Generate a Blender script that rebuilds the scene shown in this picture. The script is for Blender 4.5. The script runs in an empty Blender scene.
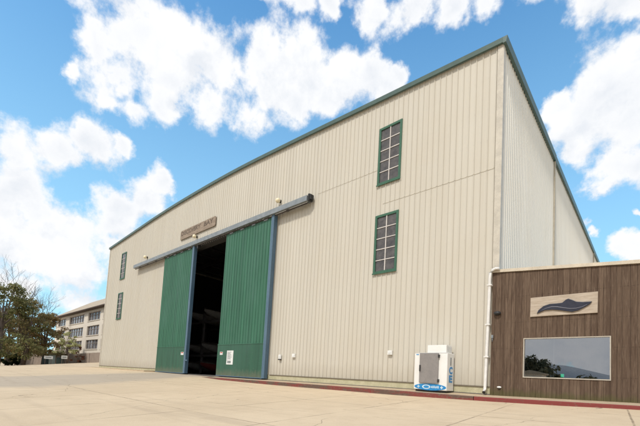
import bpy, bmesh, math, random
from mathutils import Vector, Matrix, noise
random.seed(7)
S = 1.35                                  # metres per layout unit
sc = bpy.context.scene
col = sc.collection
R = math.radians

# ---------------------------------------------------------------- mesh builder
class MB:
    def __init__(s): s.v=[]; s.f=[]; s.sm=[]
    def quad(s,*p,smooth=False):
        n=len(s.v); s.v+= [tuple(q) for q in p]; s.f.append(tuple(range(n,n+len(p)))); s.sm.append(smooth); return s
    def box(s,x0,x1,y0,y1,z0,z1):
        n=len(s.v)
        s.v+=[(x0,y0,z0),(x1,y0,z0),(x1,y1,z0),(x0,y1,z0),(x0,y0,z1),(x1,y0,z1),(x1,y1,z1),(x0,y1,z1)]
        for q in ((0,3,2,1),(4,5,6,7),(0,1,5,4),(1,2,6,5),(2,3,7,6),(3,0,4,7)):
            s.f.append(tuple(n+i for i in q)); s.sm.append(False)
        return s
    def hexa(s,p):                        # eight corners in box order
        n=len(s.v); s.v+=[tuple(q) for q in p]
        for q in ((0,3,2,1),(4,5,6,7),(0,1,5,4),(1,2,6,5),(2,3,7,6),(3,0,4,7)):
            s.f.append(tuple(n+i for i in q)); s.sm.append(False)
        return s
    def prism_y(s,poly,y0,y1):            # outline in x,z (counter-clockwise seen from -y), y0 is the front
        n=len(s.v); k=len(poly)
        s.v+=[(x,y0,z) for x,z in poly]+[(x,y1,z) for x,z in poly]
        s.f.append(tuple(range(n,n+k))); s.sm.append(False)
        s.f.append(tuple(range(n+2*k-1,n+k-1,-1))); s.sm.append(False)
        for i in range(k):
            j=(i+1)%k; s.f.append((n+i,n+k+i,n+k+j,n+j)); s.sm.append(False)
        return s
    def tube(s,pts,rad,n=8,cap=True,smooth=True):
        pts=[Vector(p) for p in pts]
        if not hasattr(rad,'__len__'): rad=[rad]*len(pts)
        base=len(s.v)
        for i,p in enumerate(pts):
            d=(pts[min(i+1,len(pts)-1)]-pts[max(i-1,0)]).normalized()
            a=d.cross(Vector((0,0,1)) if abs(d.z)<.9 else Vector((1,0,0))).normalized(); b=d.cross(a)
            for k in range(n):
                t=2*math.pi*k/n; q=p+(a*math.cos(t)+b*math.sin(t))*rad[i]; s.v.append(tuple(q))
        for i in range(len(pts)-1):
            for k in range(n):
                j=(k+1)%n
                s.f.append((base+i*n+k,base+i*n+j,base+(i+1)*n+j,base+(i+1)*n+k)); s.sm.append(smooth)
        if cap:
            s.f.append(tuple(base+k for k in range(n-1,-1,-1))); s.sm.append(False)
            m=base+(len(pts)-1)*n; s.f.append(tuple(m+k for k in range(n))); s.sm.append(False)
        return s
    def sphere(s,c,r,sc=(1,1,1),n=16,m=10):
        base=len(s.v)
        for i in range(m+1):
            th=math.pi*i/m
            for k in range(n):
                ph=2*math.pi*k/n
                s.v.append((c[0]+r*sc[0]*math.sin(th)*math.cos(ph),c[1]+r*sc[1]*math.sin(th)*math.sin(ph),c[2]+r*sc[2]*math.cos(th)))
        for i in range(m):
            for k in range(n):
                j=(k+1)%n
                s.f.append((base+i*n+k,base+(i+1)*n+k,base+(i+1)*n+j,base+i*n+j)); s.sm.append(True)
        return s
    def build(s,name,mat,parent=None,label=None,bevel=0,solid=0):
        xs=[p[0] for p in s.v]; ys=[p[1] for p in s.v]; zs=[p[2] for p in s.v]
        if parent is None: org=Vector(((min(xs)+max(xs))/2,(min(ys)+max(ys))/2,min(zs)))*S
        else: org=world_loc(parent)
        me=bpy.data.meshes.new(name)
        me.from_pydata([tuple(Vector(p)*S-org) for p in s.v],[],s.f)
        me.polygons.foreach_set('use_smooth',s.sm); me.update()
        me.materials.append(mat)
        o=bpy.data.objects.new(name,me); col.objects.link(o)
        if parent is None: o.location=org
        else: o.parent=parent
        if label: o['label']=label
        if solid:
            md=o.modifiers.new('thickness','SOLIDIFY'); md.thickness=solid*S; md.offset=1
        if bevel:
            md=o.modifiers.new('bevel','BEVEL'); md.width=bevel*S; md.segments=2; md.limit_method='ANGLE'
        return o
def world_loc(o):
    v=Vector(o.location)
    while o.parent: o=o.parent; v+=o.location
    return v
def tag(o,label,cat,group=None):
    o['label']=label; o['category']=cat
    if group: o['group']=group
    return o
def struct(o): o['kind']='structure'; return o
def thing(name,label,cat,loc,group=None):
    o=bpy.data.objects.new(name,None); col.objects.link(o); o.location=Vector(loc)*S
    o.empty_display_size=.3
    return tag(o,label,cat,group)
def text(name,body,mat,parent,origin,right,up,size,depth=.004,width=None,label=None,bold=.02):
    cu=bpy.data.curves.new(name,'FONT'); cu.body=body; cu.size=1; cu.extrude=.02; cu.offset=bold; cu.align_x='LEFT'
    t=bpy.data.objects.new(name+'_tmp',cu); col.objects.link(t)
    dg=bpy.context.evaluated_depsgraph_get(); me=bpy.data.meshes.new_from_object(t.evaluated_get(dg))
    col.objects.unlink(t); bpy.data.objects.remove(t)
    xs=[v.co.x for v in me.vertices]; ys=[v.co.y for v in me.vertices]
    x0,x1,y0,y1=min(xs),max(xs),min(ys),max(ys)
    rt,u=Vector(right),Vector(up); nm=rt.cross(u)
    sx=(width or size*(x1-x0)/(y1-y0))/(x1-x0); sy=size/(y1-y0)
    org=world_loc(parent)
    for v in me.vertices:
        p=Vector(origin)+rt*((v.co.x-x0)*sx)+u*((v.co.y-y0)*sy)+nm*(depth*(1 if v.co.z>0 else 0))
        v.co=p*S-org
    me.materials.clear(); me.materials.append(mat)
    o=bpy.data.objects.new(name,me); col.objects.link(o); o.parent=parent
    if label: o['label']=label
    return o

# ---------------------------------------------------------------- materials
def nt(name):
    m=bpy.data.materials.new(name); m.use_nodes=True; t=m.node_tree
    b=t.nodes['Principled BSDF']; return m,t,b
def N(t,kind,**kw):
    n=t.nodes.new(kind)
    for k,v in kw.items():
        if k in n.inputs: n.inputs[k].default_value=v
        else: setattr(n,k,v)
    return n
def L(t,a,b): t.links.new(a,b)
def math_(t,op,a,b=None,c=None,clamp=False):
    n=t.nodes.new('ShaderNodeMath'); n.operation=op; n.use_clamp=clamp
    for i,x in enumerate((a,b,c)):
        if x is None: continue
        if isinstance(x,(int,float)): n.inputs[i].default_value=x
        else: L(t,x,n.inputs[i])
    return n.outputs[0]
def mixc(t,f,a,b,mode='MIX'):
    n=t.nodes.new('ShaderNodeMix'); n.data_type='RGBA'; n.blend_type=mode
    for sock,x in ((n.inputs['Factor'],f),(n.inputs['A'],a),(n.inputs['B'],b)):
        if isinstance(x,(int,float)): sock.default_value=x
        elif isinstance(x,tuple): sock.default_value=x if len(x)==4 else (*x,1)
        else: L(t,x,sock)
    return n.outputs['Result']
def pos(t,scale=(1,1,1)):
    g=N(t,'ShaderNodeNewGeometry'); mp=N(t,'ShaderNodeMapping'); L(t,g.outputs['Position'],mp.inputs['Vector'])
    mp.inputs['Scale'].default_value=scale; return mp.outputs[0]
def noise_(t,v,scale,detail=5,rough=.6):
    n=N(t,'ShaderNodeTexNoise'); n.inputs['Scale'].default_value=scale; n.inputs['Detail'].default_value=detail
    n.inputs['Roughness'].default_value=rough; L(t,v,n.inputs['Vector']); return n.outputs['Fac']
def rng(t,x,a,b,c=0,d=1):
    n=N(t,'ShaderNodeMapRange'); L(t,x,n.inputs['Value'])
    for k,v in zip(('From Min','From Max','To Min','To Max'),(a,b,c,d)): n.inputs[k].default_value=v
    return n.outputs[0]
def mat(name,c1,c2=None,scale=3,rough=.7,stretch=(1,1,1),bump=0,metal=0,spec=.4,fine=.12):
    m,t,b=nt(name); c2=c2 or tuple(x*.82 for x in c1)
    p=pos(t,stretch); f=rng(t,noise_(t,p,scale),.35,.65)
    c=mixc(t,f,c1,c2)
    g=noise_(t,p,scale*14,3); c=mixc(t,fine,c,mixc(t,rng(t,g,.3,.7),(0,0,0),(1,1,1)),'OVERLAY')
    L(t,c,b.inputs['Base Color']); b.inputs['Roughness'].default_value=rough; b.inputs['Metallic'].default_value=metal
    b.inputs['Specular IOR Level'].default_value=spec
    if bump:
        bp=N(t,'ShaderNodeBump'); bp.inputs['Strength'].default_value=bump; bp.inputs['Distance'].default_value=.02
        L(t,g,bp.inputs['Height']); L(t,bp.outputs[0],b.inputs['Normal'])
    return m
def siding_mat(name,base,axis,streak=.5,screws=True):
    m,t,b=nt(name); g=N(t,'ShaderNodeNewGeometry'); sp=N(t,'ShaderNodeSeparateXYZ'); L(t,g.outputs['Position'],sp.inputs[0])
    a=sp.outputs[axis]
    cell=math_(t,'FLOOR',math_(t,'DIVIDE',a,.915)); wn=N(t,'ShaderNodeTexWhiteNoise'); wn.noise_dimensions='1D'; L(t,cell,wn.inputs['W'])
    sc_=[.25,.25,.03]; sc_[axis]=2.2
    st=noise_(t,pos(t,tuple(sc_)),1.6,6,.65)
    dk=tuple(x*k for x,k in zip(base,(.80,.76,.70)))
    c=mixc(t,rng(t,st,.42,.75,0,streak),base,dk)
    c=mixc(t,rng(t,wn.outputs['Value'],0,1,0,.16),c,tuple(x*.8 for x in base))
    sp2=noise_(t,pos(t),.35,4); c=mixc(t,rng(t,sp2,.45,.75,0,.22),c,tuple(x*k for x,k in zip(base,(.9,.84,.74))))
    # splash dirt along the foot of the sheets
    z=math_(t,'ADD',sp.outputs[2],math_(t,'MULTIPLY',noise_(t,pos(t,(2,2,.3)),2,4),1.2))
    c=mixc(t,rng(t,z,.4,1.5,.35,0),c,(.30,.25,.17))
    # screw heads in rows
    ks=.55 if screws else 0
    fx=math_(t,'SUBTRACT',math_(t,'FRACT',math_(t,'DIVIDE',math_(t,'SUBTRACT',a,.16),.3048)),.5)
    fz=math_(t,'SUBTRACT',math_(t,'FRACT',math_(t,'DIVIDE',sp.outputs[2],1.52)),.5)
    dd=math_(t,'SQRT',math_(t,'ADD',math_(t,'POWER',math_(t,'MULTIPLY',math_(t,'ABSOLUTE',fx),.3048),2),math_(t,'POWER',math_(t,'MULTIPLY',math_(t,'ABSOLUTE',fz),1.52),2)))
    c=mixc(t,rng(t,dd,.012,.020,ks,0),c,(.22,.19,.15))
    fd=math_(t,'MULTIPLY',math_(t,'ADD',fz,0),1.52)
    run=math_(t,'MULTIPLY',rng(t,math_(t,'MULTIPLY',math_(t,'ABSOLUTE',fx),.3048),.006,.02,1,0),rng(t,fd,-.5,0,0,.35 if screws else 0))
    run=math_(t,'MULTIPLY',run,rng(t,fd,0,.001,1,0)); run=math_(t,'MULTIPLY',run,rng(t,noise_(t,pos(t,(3,3,.7)),1,2),.5,.62))
    c=mixc(t,run,c,(.34,.26,.17))
    L(t,c,b.inputs['Base Color']); b.inputs['Roughness'].default_value=.45; b.inputs['Specular IOR Level'].default_value=.35
    bp=N(t,'ShaderNodeBump'); bp.inputs['Strength'].default_value=.12; bp.inputs['Distance'].default_value=.05
    L(t,noise_(t,pos(t,(.8,.8,.5)),1.1,2),bp.inputs['Height']); L(t,bp.outputs[0],b.inputs['Normal'])
    return m
def concrete_mat():
    m,t,b=nt('lot_concrete'); p=pos(t)
    c=mixc(t,rng(t,noise_(t,p,.22,6),.36,.64),(.64,.50,.33),(.57,.44,.285))
    c=mixc(t,rng(t,noise_(t,p,1.3,8,.7),.45,.72,0,.5),c,(.46,.34,.215))
    c=mixc(t,rng(t,noise_(t,p,34,4,.7),.36,.62,0,.32),c,(.70,.58,.43))
    c=mixc(t,rng(t,noise_(t,p,110,2,.7),.55,.7,0,.4),c,(.30,.23,.16))
    g=N(t,'ShaderNodeNewGeometry'); sp=N(t,'ShaderNodeSeparateXYZ'); L(t,g.outputs['Position'],sp.inputs[0])
    w=math_(t,'MULTIPLY',math_(t,'SUBTRACT',noise_(t,p,2.5,4),.5),.05)
    msk=None
    for ax,per,off,wd in ((0,2.42*S,.80*S,.013),(1,3.75*S,-8.65*S,.012)):
        oth=sp.outputs[1-ax]
        q=math_(t,'ADD',math_(t,'SUBTRACT',sp.outputs[ax],off),w)
        if ax==0: q=math_(t,'ADD',q,math_(t,'MULTIPLY',oth,.07))
        q=math_(t,'ADD',math_(t,'DIVIDE',q,per),.5)
        d=math_(t,'MULTIPLY',math_(t,'ABSOLUTE',math_(t,'SUBTRACT',math_(t,'FRACT',q),.5)),per)
        l=rng(t,d,wd,wd*2.4,1,0)
        msk=l if msk is None else math_(t,'MAXIMUM',msk,l)
    brk=rng(t,noise_(t,p,.55,5,.7),.40,.60,.15,.72)
    c=mixc(t,math_(t,'MULTIPLY',msk,brk),c,(.14,.10,.065))
    yy=math_(t,'SUBTRACT',math_(t,'DIVIDE',sp.outputs[1],-S),1.35)
    xc=math_(t,'ADD',math_(t,'MINIMUM',math_(t,'MULTIPLY',yy,.55),math_(t,'MULTIPLY_ADD',yy,-.35,7.3)),-19.4)
    hw=math_(t,'ADD',math_(t,'MULTIPLY',noise_(t,p,.5,5),2.2),1.9)
    ax_=math_(t,'DIVIDE',math_(t,'ABSOLUTE',math_(t,'SUBTRACT',math_(t,'DIVIDE',sp.outputs[0],S),xc)),hw)
    c=mixc(t,math_(t,'MULTIPLY',rng(t,ax_,.75,1.15,1,0),.62),c,mixc(t,rng(t,noise_(t,p,60,4),.35,.65),(.33,.285,.23),(.44,.375,.30)))
    # faint tyre sweeps
    ty=noise_(t,pos(t,(.10,1.6,1)),1.2,3,.5); c=mixc(t,rng(t,ty,.58,.72,0,.28),c,(.36,.28,.20))
    # meandering hairline cracks
    v=N(t,'ShaderNodeTexVoronoi'); v.feature='DISTANCE_TO_EDGE'; v.inputs['Scale'].default_value=.16
    wv=N(t,'ShaderNodeVectorMath'); wv.operation='ADD'; L(t,p,wv.inputs[0])
    nn=N(t,'ShaderNodeTexNoise'); nn.inputs['Scale'].default_value=.7; nn.inputs['Detail'].default_value=6; L(t,p,nn.inputs['Vector']); L(t,nn.outputs['Color'],wv.inputs[1])
    L(t,wv.outputs[0],v.inputs['Vector'])
    ck=math_(t,'MULTIPLY',rng(t,v.outputs['Distance'],.0008,.0028,1,0),rng(t,noise_(t,p,.3,3),.42,.52))
    c=mixc(t,math_(t,'MULTIPLY',ck,.65),c,(.12,.09,.06))
    # oil drips
    v2=N(t,'ShaderNodeTexVoronoi'); v2.inputs['Scale'].default_value=.9; L(t,p,v2.inputs['Vector'])
    c=mixc(t,math_(t,'MULTIPLY',rng(t,v2.outputs['Distance'],.03,.09,.6,0),rng(t,noise_(t,p,.4,2),.5,.6)),c,(.16,.12,.09))
    L(t,c,b.inputs['Base Color']); b.inputs['Roughness'].default_value=.9; b.inputs['Specular IOR Level'].default_value=.2
    bp=N(t,'ShaderNodeBump'); bp.inputs['Strength'].default_value=.25; bp.inputs['Distance'].default_value=.01
    L(t,noise_(t,p,40,4),bp.inputs['Height']); L(t,bp.outputs[0],b.inputs['Normal'])
    return m
def board_mat(name,cols,pitch,axis=0,grain=(9,9,.5),moss=False):
    m,t,b=nt(name); g=N(t,'ShaderNodeNewGeometry'); sp=N(t,'ShaderNodeSeparateXYZ'); L(t,g.outputs['Position'],sp.inputs[0])
    cell=math_(t,'FLOOR',math_(t,'DIVIDE',sp.outputs[axis],pitch)); wn=N(t,'ShaderNodeTexWhiteNoise'); wn.noise_dimensions='1D'; L(t,cell,wn.inputs['W'])
    c=mixc(t,wn.outputs['Value'],cols[0],cols[1])
    cb=N(t,'ShaderNodeCombineXYZ'); L(t,math_(t,'MULTIPLY',cell,3.71),cb.inputs[2])
    va=N(t,'ShaderNodeVectorMath'); va.operation='ADD'; L(t,pos(t,grain),va.inputs[0]); L(t,cb.outputs[0],va.inputs[1])
    gr=noise_(t,va.outputs[0],2.2,7,.7)
    c=mixc(t,rng(t,gr,.40,.64,0,.9),c,cols[2])
    gr2=noise_(t,va.outputs[0],5,4,.6); c=mixc(t,rng(t,gr2,.55,.72,0,.55),c,cols[3])
    if moss:
        mz=math_(t,'ADD',sp.outputs[2],math_(t,'MULTIPLY',noise_(t,pos(t,(2,2,1)),2,5),-.5))
        c=mixc(t,rng(t,mz,-.52,-.28,.6,0),c,(.085,.085,.03))
        nl=math_(t,'ABSOLUTE',math_(t,'SUBTRACT',math_(t,'FRACT',math_(t,'DIVIDE',sp.outputs[2],1.1)),.5))
        c=mixc(t,math_(t,'MULTIPLY',rng(t,nl,.006,.012,.5,0),rng(t,noise_(t,pos(t,(14,14,1)),2,2),.5,.56)),c,(.03,.02,.015))
    L(t,c,b.inputs['Base Color']); b.inputs['Roughness'].default_value=.85; b.inputs['Specular IOR Level'].default_value=.2
    bp=N(t,'ShaderNodeBump'); bp.inputs['Strength'].default_value=.5; bp.inputs['Distance'].default_value=.006
    L(t,gr,bp.inputs['Height']); L(t,bp.outputs[0],b.inputs['Normal'])
    return m
def kerb_mat(name,red,wear):
    m,t,b=nt(name); p=pos(t,(1,1,1.0))
    f=rng(t,noise_(t,pos(t,(.45,.45,2.5)),1.3,7,.7),.62-wear,.70-wear)
    f2=rng(t,noise_(t,p,9,5,.7),.60-wear*.5,.72-wear*.5,0,.8)
    c=mixc(t,f,red,(.11,.07,.05)); c=mixc(t,f2,c,(.17,.11,.08))
    L(t,c,b.inputs['Base Color']); b.inputs['Roughness'].default_value=.75
    return m
def leaf_mat(name,cols):
    m,t,b=nt(name); g=N(t,'ShaderNodeNewGeometry')
    r=N(t,'ShaderNodeValToRGB'); L(t,g.outputs['Random Per Island'],r.inputs[0])
    e=r.color_ramp.elements; e[0].color=(*cols[0],1); e[1].color=(*cols[-1],1)
    for i,c in enumerate(cols[1:-1]): e.new((i+1)/(len(cols)-1)).color=(*c,1)
    c=mixc(t,rng(t,noise_(t,pos(t),.5,3),.4,.6,0,.25),r.outputs[0],cols[0])
    L(t,c,b.inputs['Base Color']); b.inputs['Roughness'].default_value=.7; b.inputs['Specular IOR Level'].default_value=.2
    tr=N(t,'ShaderNodeBsdfTranslucent'); L(t,c,tr.inputs['Color']); mx=N(t,'ShaderNodeMixShader'); mx.inputs[0].default_value=.45
    L(t,b.outputs[0],mx.inputs[1]); L(t,tr.outputs[0],mx.inputs[2]); L(t,mx.outputs[0],t.nodes['Material Output'].inputs['Surface'])
    return m
def glass_mat(name,refl=.34,tint=(.35,.38,.38),rough=.0):
    m,t,b=nt(name); t.nodes.remove(b)
    gl=N(t,'ShaderNodeBsdfGlossy'); gl.inputs['Roughness'].default_value=rough; gl.inputs['Color'].default_value=(.95,.97,1,1)
    tr=N(t,'ShaderNodeBsdfTransparent'); tr.inputs['Color'].default_value=(*tint,1)
    fr=N(t,'ShaderNodeFresnel'); fr.inputs['IOR'].default_value=1.5
    f=math_(t,'ADD',math_(t,'MULTIPLY',fr.outputs[0],.9),refl,clamp=True)
    mx=N(t,'ShaderNodeMixShader'); L(t,f,mx.inputs[0]); L(t,tr.outputs[0],mx.inputs[1]); L(t,gl.outputs[0],mx.inputs[2])
    L(t,mx.outputs[0],t.nodes['Material Output'].inputs['Surface']); return m
def emit_mat(name,c,s):
    m,t,b=nt(name); b.inputs['Base Color'].default_value=(*c,1); b.inputs['Emission Color'].default_value=(*c,1); b.inputs['Emission Strength'].default_value=s; return m

BEIGE=(.575,.54,.462)
def door_mat(name,base):
    m,t,b=nt(name); g=N(t,'ShaderNodeNewGeometry'); sp=N(t,'ShaderNodeSeparateXYZ'); L(t,g.outputs['Position'],sp.inputs[0])
    st=noise_(t,pos(t,(2.4,2.4,.12)),1.8,7,.65)
    c=mixc(t,rng(t,st,.38,.66),tuple(x*.82 for x in base),tuple(x*1.18+.006 for x in base))
    c=mixc(t,rng(t,noise_(t,pos(t,(1,1,.6)),.5,4),.45,.7,0,.35),c,(base[0]*2.2,base[1]*1.35,base[2]*1.7))
    z=math_(t,'ADD',sp.outputs[2],math_(t,'MULTIPLY',noise_(t,pos(t,(3,3,1)),2,5),.9)); c=mixc(t,rng(t,z,.05,.75,.55,0),c,(.20,.17,.12))
    sc1=noise_(t,pos(t,(.6,.6,9)),3,6,.75); c=mixc(t,math_(t,'MULTIPLY',rng(t,sc1,.62,.70),rng(t,sp.outputs[2],.6,2.2,.5,.06)),c,(.16,.20,.17))
    L(t,c,b.inputs['Base Color']); L(t,rng(t,st,.3,.7,.35,.6),b.inputs['Roughness']); b.inputs['Specular IOR Level'].default_value=.4
    bp=N(t,'ShaderNodeBump'); bp.inputs['Strength'].default_value=.25; bp.inputs['Distance'].default_value=.05; L(t,noise_(t,pos(t,(1,1,.8)),1.3,3),bp.inputs['Height']); L(t,bp.outputs[0],b.inputs['Normal'])
    return m
def pane_mat(name):
    m,t,b=nt(name); n=noise_(t,pos(t),2.2,6,.7)
    L(t,mixc(t,rng(t,n,.35,.68),(.045,.043,.045),(.12,.11,.105)),b.inputs['Base Color']); L(t,rng(t,noise_(t,pos(t),.9,3),.4,.6,.06,.4),b.inputs['Roughness']); b.inputs['Specular IOR Level'].default_value=.55
    bp=N(t,'ShaderNodeBump'); bp.inputs['Strength'].default_value=.35; bp.inputs['Distance'].default_value=.03; L(t,noise_(t,pos(t),1.6,2),bp.inputs['Height']); L(t,bp.outputs[0],b.inputs['Normal'])
    return m
M=dict(
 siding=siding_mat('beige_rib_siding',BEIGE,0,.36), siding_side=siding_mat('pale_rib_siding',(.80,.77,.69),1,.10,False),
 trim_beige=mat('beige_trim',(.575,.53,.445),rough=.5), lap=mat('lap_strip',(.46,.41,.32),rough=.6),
 plinth=mat('painted_plinth',(.52,.48,.33),(.40,.38,.24),2,.85,bump=.3), flash=mat('shadow_line_flashing',(.17,.14,.10),rough=.6),
 trim_green=mat('teal_roof_trim',(.062,.105,.092),(.075,.125,.11),2,.4,spec=.5), roof=mat('roof_sheet',(.35,.37,.36),rough=.4,metal=.3),
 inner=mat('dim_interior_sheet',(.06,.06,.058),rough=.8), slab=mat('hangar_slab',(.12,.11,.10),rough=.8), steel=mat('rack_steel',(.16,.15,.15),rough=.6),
 door=door_mat('green_door_sheet',(.033,.128,.076)), kick=door_mat('green_kick_plate',(.024,.094,.056)),
 blue=mat('blue_steel_frame',(.065,.125,.185),(.09,.155,.215),2,.45,(1,1,.3),spec=.5), track=mat('galvanised_track',(.28,.305,.32),(.21,.235,.25),3,.5,metal=.3),
 dark=mat('dark_metal',(.03,.03,.03),rough=.5), rust=mat('oily_steel',(.07,.055,.045),rough=.6),
 wfr=mat('green_window_frame',(.045,.13,.08),rough=.45), muntin=mat('white_muntin',(.62,.58,.54),rough=.5), screen=pane_mat('dusty_dark_glazing'),
 paper=mat('white_paper',(.75,.76,.74),rough=.8), ink=mat('grey_print',(.25,.27,.27),rough=.8), redink=mat('red_print',(.5,.08,.05),rough=.8),
 white=mat('white_enamel',(.80,.79,.76),(.76,.75,.71),2,.35,spec=.5,fine=.05), grey=mat('grey_door_panel',(.26,.24,.225),(.22,.205,.195),3,.4,spec=.5), blueprint=mat('blue_decal',(.02,.21,.50),(.03,.27,.58),8,.4), palepr=mat('pale_decal',(.62,.76,.84),rough=.4),
 wood=board_mat('brown_board_siding',((.105,.070,.048),(.165,.115,.080),(.075,.048,.033),(.225,.165,.12)),.14*S,moss=True), cap=mat('beige_cap_flashing',(.62,.54,.42),rough=.5),
 pvc=mat('white_downpipe',(.80,.78,.74),rough=.4), frame=mat('cream_window_frame',(.52,.47,.39),rough=.5), glass=glass_mat('reflective_glass',.29),
 signwood=board_mat('pale_sign_plank',((.52,.44,.35),(.47,.395,.315),(.36,.29,.22),(.60,.525,.43)),10,0,(.8,5,7)), navy=mat('navy_paint',(.014,.015,.028),(.024,.026,.043),6,.35,spec=.5), whaleline=mat('grey_line',(.22,.22,.26),rough=.5),
 oldwood=board_mat('weathered_grey_board',((.33,.265,.205),(.28,.225,.175),(.20,.155,.12),(.40,.33,.265)),10,0,(.9,5,6)), letters=mat('dark_letters',(.125,.097,.075),rough=.8),
 globe=mat('cream_globe',(.85,.74,.50),(.82,.70,.46),3,.2,spec=.6), kerb_old=kerb_mat('worn_red_kerb',(.19,.04,.032),.16), kerb_new=kerb_mat('bright_red_kerb',(.205,.036,.030),.065),
 walk=mat('walk_concrete',(.50,.39,.26),(.42,.32,.21),2,.9,bump=.3), lot=concrete_mat(), asphalt=mat('worn_asphalt',(.49,.40,.295),(.43,.35,.26),.8,.9,bump=.3,fine=.3),
 bark=mat('grey_bark',(.17,.13,.105),(.11,.085,.07),6,.9,(1,1,.3),bump=.6), bare=mat('bare_twig',(.17,.13,.115),rough=.9),
 fence=board_mat('grey_fence_boards',((.30,.245,.20),(.36,.30,.255),(.20,.16,.135),(.40,.34,.29)),.13), bldg=mat('cream_stucco',(.72,.66,.57),(.68,.62,.53),1,.8), broof=mat('tan_shingle',(.45,.37,.27),rough=.9), bsof=mat('dark_eave',(.13,.10,.085),rough=.8), bglass=mat('dark_office_glass',(.06,.06,.07),(.16,.15,.16),1.3,.12,spec=.8), bframe=mat('office_window_frame',(.35,.30,.26),rough=.6),
 util=mat('utility_green',(.27,.31,.28),rough=.6), utild=mat('utility_dark',(.03,.05,.045),rough=.6),
 ever=leaf_mat('evergreen_leaf',[(.09,.095,.035),(.18,.185,.065),(.26,.25,.10),(.38,.34,.17)]), oak=leaf_mat('russet_leaf',[(.16,.10,.04),(.36,.21,.075),(.26,.20,.08),(.46,.30,.12)]), mixed=leaf_mat('turning_leaf',[(.15,.13,.055),(.29,.23,.10),(.40,.29,.13),(.26,.25,.11)]),
 lime=leaf_mat('spring_leaf',[(.42,.44,.17),(.55,.54,.28),(.66,.64,.42),(.40,.42,.16)]), red=leaf_mat('red_leaf',[(.20,.08,.05),(.32,.13,.08),(.28,.18,.10)]), bush=leaf_mat('bush_leaf',[(.012,.022,.008),(.03,.05,.015),(.05,.075,.025)]),
 far_leaf=leaf_mat('far_leaf',[(.05,.06,.035),(.10,.11,.06),(.15,.14,.08),(.20,.19,.12)]), hill=mat('hazy_hill',(.27,.29,.31),(.32,.335,.345),.02,.95), soil=mat('soil_bank',(.24,.18,.12),rough=.95),
 hull=mat('boat_hull_white',(.30,.29,.27),rough=.5), tarp=mat('boat_cover',(.20,.17,.14),rough=.8), hullred=mat('boat_hull_red',(.25,.05,.04),rough=.4), green_led=emit_mat('green_led',(.03,.75,.35),1.3))

# ---------------------------------------------------------------- ground
def interp(x,pts):
    if x<=pts[0][0]: return pts[0][1]
    for (a,b),(c,d) in zip(pts,pts[1:]):
        if x<=c: return b+(d-b)*(x-a)/(c-a)
    return pts[-1][1]
def sst(a,b,x): t=min(1,max(0,(x-a)/(b-a))); return t*t*(3-2*t)
FOOT=[(-60,-.22),(-38,-.22),(-25,-.27),(-18,-.31),(-15.8,-.36),(-14.2,-.43),(-10,-.47),(-3,-.475),(0,-.44),(1.9,-.405),(3.5,-.35),(7,-.33),(30,-.33)]
def gz(x,y):
    fx=interp(x,FOOT)
    if y<-.95: a=fx+.05*(max(y,-45)+.95)
    else: a=fx+ (.02 if x<-15 else 0)*(min(y,1)+.95)
    if -37.1<x<30 and y>-.04: a-=.5
    X=max(-82,x); Y=min(6,max(-13,y)); b=1.019+.0209*X+.1116*Y
    if y<-13: b=b+.05*(max(y,-45)+13)
    t=sst(-40,-46,x)
    return a*(1-t)+b*t
def grid_axis(lo,hi,step,far):
    a=[]; x=lo
    while x<hi+1e-6: a.append(round(x,4)); x+=step
    return [lo-f for f in far[::-1]]+a+[hi+f for f in far]
far=[3,8,20,50,120,300,700,1500]
gx=grid_axis(-90,30,1.0,far)
gy=sorted(set(grid_axis(-46,16,1.0,far)+[-1.07,-.95,-.6,-.3,-.05,-.03,.5]))
g=MB(); g.v=[(x,y,gz(x,y)) for y in gy for x in gx]; nx=len(gx)
for j in range(len(gy)-1):
    for i in range(nx-1):
        g.f.append((j*nx+i,j*nx+i+1,(j+1)*nx+i+1,(j+1)*nx+i)); g.sm.append(True)
struct(g.build('ground',M['lot']))
# walk and kerb
def strip(xs,sec):
    m=MB(); rows=[sec(x) for x in xs]; k=len(rows[0])
    for r in rows: m.v+=r
    for i in range(len(rows)-1):
        for j in range(k):
            j2=(j+1)%k; m.f.append((i*k+j,i*k+j2,(i+1)*k+j2,(i+1)*k+j)); m.sm.append(False)
    m.f.append(tuple(range(k-1,-1,-1))); m.f.append(tuple((len(rows)-1)*k+j for j in range(k))); m.sm+=[False]*2
    return m
def ktop(x): return interp(x,[(-16.3,-.37),(-15.6,-.335),(-13.5,-.325),(-3,-.315),(0,-.325),(1.2,-.305),(3.5,-.268),(8,-.25),(12,-.25)])
xs=[-16.2+.4*i for i in range(72)]
struct(strip(xs,lambda x:[(x,-.0,ktop(x)+.055 if x>-15.8 else -.3),(x,-.945,ktop(x)-.004),(x,-.945,-.8),(x,0,-.8)]).build('sidewalk',M['walk']))
def ksec(x):
    t=ktop(x); return [(x,-.950,t),(x,-1.055,t-.002),(x,-1.075,t-.02),(x,-1.08,-.9),(x,-.95,-.9)]
struct(strip([-16.2+.4*i for i in range(40)]+[-.31],ksec).build('kerb',M['kerb_old']))
struct(strip([-.29+.4*i for i in range(33)],ksec).build('kerb',M['kerb_new']))
# low concrete apron along the far end of the front wall
struct(strip([-38.6+.5*i for i in range(29)],lambda x:[(x,-.03,-.175),(x,-.85,-.20),(x,-.86,-.7),(x,-.03,-.7)]).build('path',M['walk']))

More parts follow.
